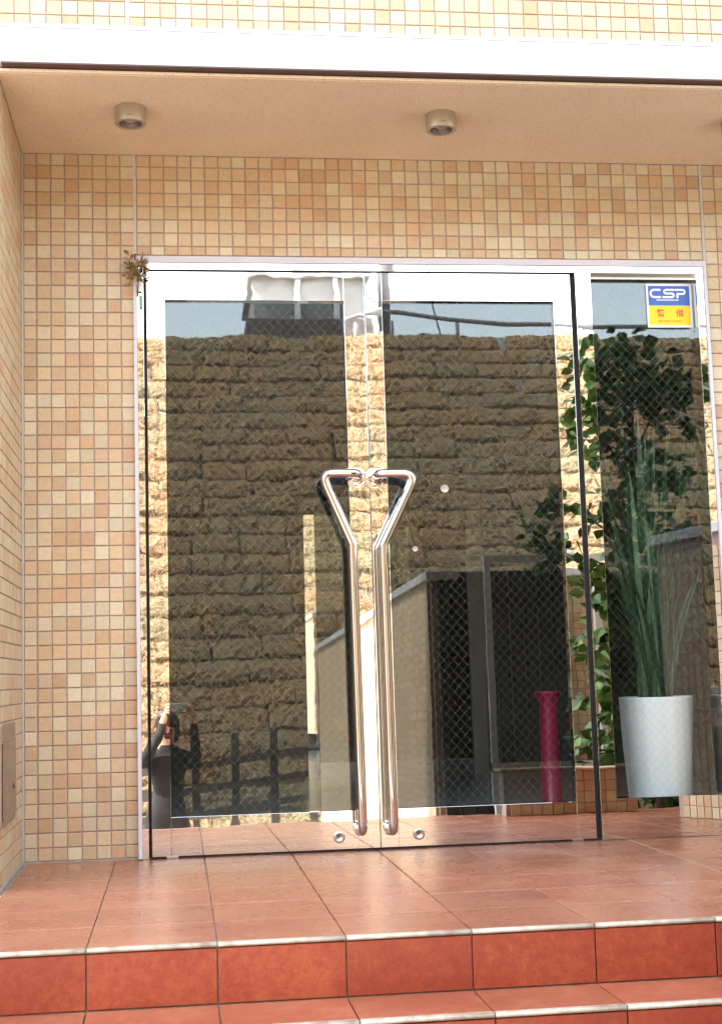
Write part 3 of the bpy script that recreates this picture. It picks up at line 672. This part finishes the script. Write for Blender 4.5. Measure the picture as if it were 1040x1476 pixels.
# grassed slope of stepped turf blocks
straw = mat('dry_turf', (0.4, 0.28, 0.12), 0.95, 0, 0.1)
v = world_coords(straw); v2 = world_coords(straw, (1, 1, 2.2))
f1 = noise_tex(straw, v2, 20, 9, 0.8); f2 = noise_tex(straw, v, 0.9, 4, 0.55)
c1 = ramp(straw, f1, [(0.36, (0.06, 0.034, 0.017)), (0.46, (0.20, 0.118, 0.06)), (0.55, (0.33, 0.215, 0.115)), (0.66, (0.46, 0.34, 0.21))])
c2 = ramp(straw, f1, [(0.36, (0.055, 0.045, 0.026)), (0.5, (0.20, 0.165, 0.095)), (0.66, (0.40, 0.34, 0.22))])
mx = N(straw, 'ShaderNodeMix'); mx.data_type = 'RGBA'; mr = N(straw, 'ShaderNodeMapRange'); mr.inputs['From Min'].default_value = 0.42; mr.inputs['From Max'].default_value = 0.62
L(straw, f2, mr.inputs[0]); L(straw, mr.outputs[0], mx.inputs['Factor']); L(straw, c1, mx.inputs['A']); L(straw, c2, mx.inputs['B']); L(straw, mx.outputs['Result'], bsdf(straw).inputs['Base Color'])
bump(straw, f1, 1.0, 0.03)
slope_m = noisy('slope_gravel', [(0.3, (0.22, 0.205, 0.18)), (0.7, (0.34, 0.32, 0.28))], 9, 0.95, bstr=0.6, bdist=0.02, spec=0.2)
NR = 26; RHT = 0.322; RRUN = 0.2654; FY0 = -12.6; FZ0 = -1.2; CW = 0.70
hill = empty('hillside', (0, 0, 0)); hill['kind'] = 'structure'
bm = bmesh.new()
prof = [(FY0+0.1, -1.3)]
for r_ in range(NR): prof += [(FY0-RRUN*r_-0.10, FZ0+RHT*r_+0.01), (FY0-RRUN*r_-0.20, FZ0+RHT*(r_+1)-0.02)]
prof += [(FY0-RRUN*NR-0.05, FZ0+RHT*NR), (-90, FZ0+RHT*NR+1.5)]
a = [bm.verts.new((-40, y, z)) for y, z in prof]; b = [bm.verts.new((60, y, z)) for y, z in prof]
for k in range(len(prof)-1): bm.faces.new((a[k], b[k], b[k+1], a[k+1]))
bmesh.ops.recalc_face_normals(bm, faces=bm.faces)
mesh_obj('slope_bed', bm, slope_m, hill)
def turf_variant(seed, wd):
    rn = random.Random(seed); off = Vector((rn.uniform(0, 90), rn.uniform(0, 90), rn.uniform(0, 90)))
    nu, nv = 16, 12; vs_, fs_ = [], []
    for j in range(nv+1):
        t = j/nv
        # profile: a short overhanging lip, then a face lying along the slope
        if t < 0.25: s_ = t/0.25; y = 0.02+0.065*math.sin(s_*math.pi*0.5); z = -0.035+0.075*s_
        else: s_ = (t-0.25)/0.75; y = 0.085-(RRUN+0.05)*s_+0.035*math.sin(s_*math.pi); z = 0.04+(RHT-0.03)*s_+0.03*math.sin(s_*math.pi)
        for i in range(nu+1):
            x = (i/nu-0.5)*wd; ed = min(1, min(i, nu-i)/1.2+0.25*(1+noise.noise(Vector((z*9, seed*3.1, 0))))); p = Vector((x, y, z))
            nn = noise.noise(p*5+off)*0.035+noise.noise(p*14+off)*0.030+noise.noise(p*34+off)*0.022
            vs_.append((x+noise.noise(p*9+off)*0.02, y-(1-ed)*0.035+nn, z+nn*0.55-(1-ed)*0.02))
    for j in range(nv):
        for i in range(nu): k = j*(nu+1)+i; fs_.append((k, k+1, k+nu+2, k+nu+1))
    me = bpy.data.meshes.new('turf_block'); me.from_pydata(vs_, [], fs_); me.materials.append(straw); return me
tv = [turf_variant(s, CW*1.0) for s in range(7)]
rnd = random.Random(21)
colsx = [-0.9+CW*k for k in range(11)]
for r_ in range(NR):
    sh = rnd.uniform(-0.18, 0.18)
    for x in colsx:
        o = bpy.data.objects.new('turf_block', rnd.choice(tv)); C.objects.link(o); o.parent = hill
        o.location = (x+sh+rnd.uniform(-0.03, 0.03), FY0-RRUN*r_+rnd.uniform(-0.03, 0.03), FZ0+RHT*r_+rnd.uniform(-0.025, 0.02)); o.scale = (rnd.uniform(0.96, 1.1)*(-1 if rnd.random() < 0.5 else 1), 1, rnd.uniform(0.94, 1.06))
        o.rotation_euler = (0, rnd.gauss(0, 0.018), 0)
# dry grass blades hanging over the blocks
gv, gf, gm = [], [], []
for o in [q for q in hill.children if q.name.startswith('turf_block')]:
    mx = Matrix.LocRotScale(o.location, o.rotation_euler, o.scale); vv = o.data.vertices
    for k in range(330):
        p = rnd.choice(o.data.polygons); c = mx @ (p.center + Vector((rnd.uniform(-0.025, 0.025), 0, rnd.uniform(-0.02, 0.02))))
        d = Vector((rnd.gauss(0, 0.55), rnd.uniform(0.25, 0.9), rnd.gauss(-0.55, 0.5))).normalized(); ln = rnd.uniform(0.05, 0.15)
        sd = d.cross(Vector((rnd.gauss(0, 0.4), 1, rnd.gauss(0, 0.4)))).normalized()*rnd.uniform(0.0035, 0.0085); n = len(gv)
        c = c-d*0.02; gv += [c-sd, c+sd, c+d*ln+Vector((0, 0, -0.02))]; gf.append((n, n+1, n+2)); gm.append(rnd.choices(range(4), (3, 3, 2, 1.5))[0])
me = bpy.data.meshes.new('dry_grass'); me.from_pydata(gv, [], gf)
for c in ((0.29, 0.19, 0.105), (0.19, 0.12, 0.062), (0.38, 0.28, 0.165), (0.09, 0.056, 0.032)): me.materials.append(mat('dry_blade', c, 0.8, 0, 0.2))
me.polygons.foreach_set('material_index', gm); o = bpy.data.objects.new('dry_grass', me); C.objects.link(o); tag(o, 'dry straw coloured grass covering the stepped slope opposite', 'grass', kind='stuff')
vs_, fs_ = [], []
for r_ in range(NR):
    for k in list(range(-14, 0))+list(range(11, 26)):
        me = rnd.choice(tv); n = len(vs_); ox = -0.9+CW*k
        vs_ += [(q.co.x+ox, q.co.y+FY0-RRUN*r_, q.co.z+FZ0+RHT*r_) for q in me.vertices]; fs_ += [tuple(n+i for i in p.vertices) for p in me.polygons]
me = bpy.data.meshes.new('outer_turf'); me.from_pydata(vs_, [], fs_); me.materials.append(straw); o = bpy.data.objects.new('outer_turf', me); C.objects.link(o); o.parent = hill; o['kind'] = 'stuff'

# post and rail fence at the foot of the slope
fence_m = noisy('dark_timber', [(0.3, (0.035, 0.026, 0.02)), (0.7, (0.075, 0.058, 0.045))], 14, 0.8, bstr=0.5, vscale=(1, 1, 6))
fn = empty('rail_fence', (1.5, -12.25, -0.94)); tag(fn, 'dark timber post and rail fence reflected low in the left door', 'fence')
for k in range(-5, 9):
    x = -0.8+0.462*k; zc = 0.112*(x+1.5-0.69)
    box('post', x-0.045, x+0.045, -0.045, 0.045, -0.25, 1.30+zc, fence_m, fn, 0.01)
for zz in (0.975, 0.70, 0.42):
    bm = bmesh.new(); x0, x1 = -3.1, 3.0
    vv = bx(bm, x0, x1, 0.046, 0.085, -0.04, 0.04)
    for q in bm.verts: q.co.z += zz+0.112*(q.co.x+1.5-0.69)
    mesh_obj('rail', bm, fence_m, fn)

# on top of the slope: building, shed, guard rail, pole
TZ = FZ0+RHT*NR
hb_w = noisy('grey_render', [(0.3, (0.24, 0.23, 0.22)), (0.7, (0.30, 0.29, 0.28))], 2, 0.8); hb_d = noisy('dark_stone', [(0.3, (0.07, 0.055, 0.05)), (0.7, (0.14, 0.12, 0.11))], 7, 0.9, bstr=0.5, bdist=0.02)
hb = empty('hilltop_house', (3.2, -21.5, TZ)); tag(hb, 'grey house with white pilasters on the hilltop, reflected above the left door', 'house')
box('plinth', -1.35, 1.2, -3, 0.0, -0.1, 0.95, hb_d, hb); box('wall', -1.2, 1.1, -2.9, -0.10, 0.951, 1.75, hb_w, hb)
for x in (-0.42, 0.32, 0.92): box('pilaster', x, x+0.11, -0.0995, -0.02, 0.9515, 1.75, white_paint, hb)
box('roof', -1.3, 1.2, -3.0, 0.05, 1.751, 1.83, hb_w, hb)
shed = empty('hilltop_shed', (0.6, -21.0, TZ)); tag(shed, 'low brown shed roof on the hilltop at the left', 'shed')
bm = bmesh.new(); pf = [(-1.6, 0), (0.95, 0), (0.95, 0.42), (0.6, 0.44), (-1.6, 0.05)]
a = [bm.verts.new((x, -1.2, z)) for x, z in pf]; b = [bm.verts.new((x, 0, z)) for x, z in pf]
bm.faces.new(b); bm.faces.new(a[::-1])
for k in range(5): bm.faces.new((a[k], a[(k+1) % 5], b[(k+1) % 5], b[k]))
bmesh.ops.recalc_face_normals(bm, faces=bm.faces); mesh_obj('roof', bm, hb_d, shed)
gr_m = mat('guard_rail_steel', (0.17, 0.16, 0.16), 0.6, 0.3)
gr = empty('guard_rail', (4.4, -19.9, TZ)); tag(gr, 'grey tubular guard rail along the top of the slope', 'railing')
bm = bmesh.new(); ring_tube(bm, [(-0.9, -0.3, 0.52), (-0.6, 0, 0.56), (0.2, 0, 0.56), (1.2, 0, 0.44), (2.2, 0, 0.34), (8, 0, 0.32)], 0.042, 10); mesh_obj('rail', bm, gr_m, gr)
for x in (-0.7, 0.1, 1.3, 3.6, 6.0): bm = bmesh.new(); ring_tube(bm, [(x, 0, -0.1), (x, 0, 0.40 if x < 1.4 else 0.30)], 0.035, 8); mesh_obj('post', bm, gr_m, gr)
po = empty('utility_pole', (4.75, -22.5, TZ)); tag(po, 'thin utility pole with crossarm above the guard rail', 'pole')
bm = bmesh.new(); ring_tube(bm, [(0, 0, -0.2), (0.08, 0, 6.5)], [0.13, 0.10], 10); mesh_obj('shaft', bm, gr_m, po)
bm = bmesh.new(); ring_tube(bm, [(-0.85, 0, 1.62), (0.1, 0, 1.5)], 0.018, 6); mesh_obj('crossarm', bm, gr_m, po)
bm = bmesh.new(); ring_tube(bm, [(0.62, 0, 3.4), (1.3, 0, 0.1)], 0.018, 6); mesh_obj('stay_wire', bm, gr_m, po)

# ------------------------------------------------------------------ the photographer, seen in the polished stile
skin_m = noisy('skin', [(0.3, (0.50, 0.27, 0.17)), (0.7, (0.56, 0.31, 0.20))], 12, 0.5, bstr=0.05); black_m = noisy('black_cloth', [(0.3, (0.012, 0.011, 0.013)), (0.7, (0.022, 0.02, 0.022))], 30, 0.9)
hair_m = noisy('dark_hair', [(0.3, (0.02, 0.010, 0.007)), (0.7, (0.055, 0.028, 0.018))], 60, 0.5, vscale=(1, 1, 0.2)); cam_m = mat('silver_camera', (0.62, 0.62, 0.63), 0.3, 0.4)
ps_ = empty('person', (0.445, -5.42, -1.137)); tag(ps_, 'photographer in black holding up a camera, reflected in the polished stile', 'person')
def skin_body(verts, edges, radii, name, mats, parent, assign, root=0, sub=2):
    me = bpy.data.meshes.new(name); me.from_pydata(verts, edges, []); o = bpy.data.objects.new(name, me); C.objects.link(o)
    md = o.modifiers.new('s', 'SKIN'); md.use_smooth_shade = True
    for i, r_ in enumerate(radii):
        sv = me.skin_vertices[0].data[i]; sv.radius = r_ if isinstance(r_, tuple) else (r_, r_); sv.use_root = (i == root)
    sb = o.modifiers.new('d', 'SUBSURF'); sb.levels = sub; sb.render_levels = sub
    bpy.context.view_layer.update()
    dg = bpy.context.evaluated_depsgraph_get(); em = bpy.data.meshes.new_from_object(o.evaluated_get(dg)); bpy.data.objects.remove(o)
    em.materials.clear()
    for m in mats: em.materials.append(m)
    for p in em.polygons: p.use_smooth = True; p.material_index = assign(p.center)
    o = bpy.data.objects.new(name, em); C.objects.link(o); o.parent = parent; return o
HZ = 1.60   # head centre height above street
V = [(0, 0, 0.92), (0, 0.01, 1.10), (0, 0.0, 1.28), (0, 0, 1.40), (0, 0.01, 1.47), (0, 0.02, 1.56), (0, 0.02, 1.64),
     (0.10, 0, 0.86), (0.11, 0.02, 0.47), (0.11, -0.01, 0.08), (0.115, 0.10, 0.03), (0.115, 0.18, 0.02),
     (-0.10, 0, 0.86), (-0.11, 0.02, 0.47), (-0.11, -0.01, 0.08), (-0.115, 0.10, 0.03), (-0.115, 0.18, 0.02),
     (0.145, 0, 1.38), (0.205, 0.10, 1.33), (0.195, 0.14, 1.56), (0.195, 0.125, 1.66), (0.183, 0.115, 1.705),
     (-0.145, 0, 1.38), (-0.165, 0.10, 1.33), (-0.055, 0.14, 1.56), (-0.02, 0.125, 1.66), (-0.005, 0.115, 1.705)]
E_ = [(0,1),(1,2),(2,3),(3,4),(4,5),(5,6),(0,7),(7,8),(8,9),(9,10),(10,11),(0,12),(12,13),(13,14),(14,15),(15,16),(3,17),(17,18),(18,19),(19,20),(20,21),(3,22),(22,23),(23,24),(24,25),(25,26)]
RD = [(0.13, 0.10), (0.11, 0.09), (0.125, 0.10), (0.10, 0.08), 0.052, (0.072, 0.085), (0.068, 0.082), 0.085, 0.058, 0.042, 0.042, 0.03, 0.085, 0.058, 0.042, 0.042, 0.03,
      0.062, 0.047, 0.034, 0.026, 0.024, 0.062, 0.047, 0.034, 0.026, 0.024]
V = [(x, y-0.10, z) for x, y, z in V]
def assign(c):
    if c.z > 1.47 and abs(c.x) < 0.10 and c.y < -0.02 and c.z < 1.75: return 0
    if c.z > 1.63 and c.y > -0.02: return 0
    return 1
skin_body(V, E_, RD, 'body', [skin_m, black_m], ps_, assign)
bm = bmesh.new(); bmesh.ops.create_icosphere(bm, subdivisions=4, radius=1)
for q in bm.verts:
    d = q.co.copy(); n = noise.noise(d*3)*0.05
    q.co = Vector((d.x*(0.094+n*0.1), d.y*(0.108), d.z*(0.115)))
    if d.y > 0.35 and d.z < 0.45: q.co *= 0.72
    q.co += Vector((0, -0.095, 1.625))
    if d.y < 0.3 and d.z < -0.2: q.co.z -= 0.05
mesh_obj('hair', bm, hair_m, ps_, True)
# face features
bm = bmesh.new(); bmesh.ops.create_icosphere(bm, subdivisions=2, radius=0.014, matrix=Matrix.Translation((0, 0.008, 1.595)) @ Matrix.Diagonal((0.9, 1.1, 1.8, 1))); mesh_obj('nose', bm, skin_m, ps_, True)
for s in (-1, 1):
    bm = bmesh.new(); bmesh.ops.create_icosphere(bm, subdivisions=2, radius=0.012, matrix=Matrix.Translation((0.03*s, -0.003, 1.62)) @ Matrix.Diagonal((1.3, 0.6, 0.7, 1))); mesh_obj('eye', bm, black_m, ps_, True)
    bm = bmesh.new(); bmesh.ops.create_icosphere(bm, subdivisions=2, radius=0.02, matrix=Matrix.Translation((0.082*s, -0.08, 1.60)) @ Matrix.Diagonal((0.5, 0.8, 1.5, 1))); mesh_obj('ear', bm, skin_m, ps_, True)
bm = bmesh.new(); bmesh.ops.create_icosphere(bm, subdivisions=2, radius=0.02, matrix=Matrix.Translation((0, -0.003, 1.555)) @ Matrix.Diagonal((1.2, 0.5, 0.3, 1))); mesh_obj('mouth', bm, red_m, ps_, True)
# fingers around the camera body
for s, hx in ((1, 0.183), (-1, -0.005)):
    for k, (ln, dz) in enumerate(((0.062, 0.028), (0.068, 0.012), (0.063, -0.005), (0.05, -0.021))):
        bm = bmesh.new(); ring_tube(bm, [(hx, 0.012, 1.727+dz), (hx-0.004*s, 0.032+0.0*k, 1.730+dz), (hx-0.022*s, 0.052, 1.730+dz), (hx-ln*0.62*s, 0.056, 1.727+dz)], [0.0095, 0.0092, 0.0085, 0.0065], 8); mesh_obj('finger', bm, skin_m, ps_, True)
    bm = bmesh.new(); ring_tube(bm, [(hx, 0.0, 1.703), (hx-0.014*s, -0.008, 1.713), (hx-0.038*s, -0.010, 1.728)], [0.011, 0.010, 0.008], 8); mesh_obj('thumb', bm, skin_m, ps_, True)
dc = empty('compact_camera', (0.537, -5.287, 0.585)); tag(dc, 'small silver camera held up in front of the photographer', 'camera')
box('camera_body', -0.055, 0.050, -0.085, -0.058, -0.005, 0.058, cam_m, dc, 0.005)
bm = bmesh.new(); ring_tube(bm, [(0.0, -0.0575, 0.029), (0.0, -0.010, 0.029)], 0.022, 24); mesh_obj('lens_barrel', bm, cam_m, dc)
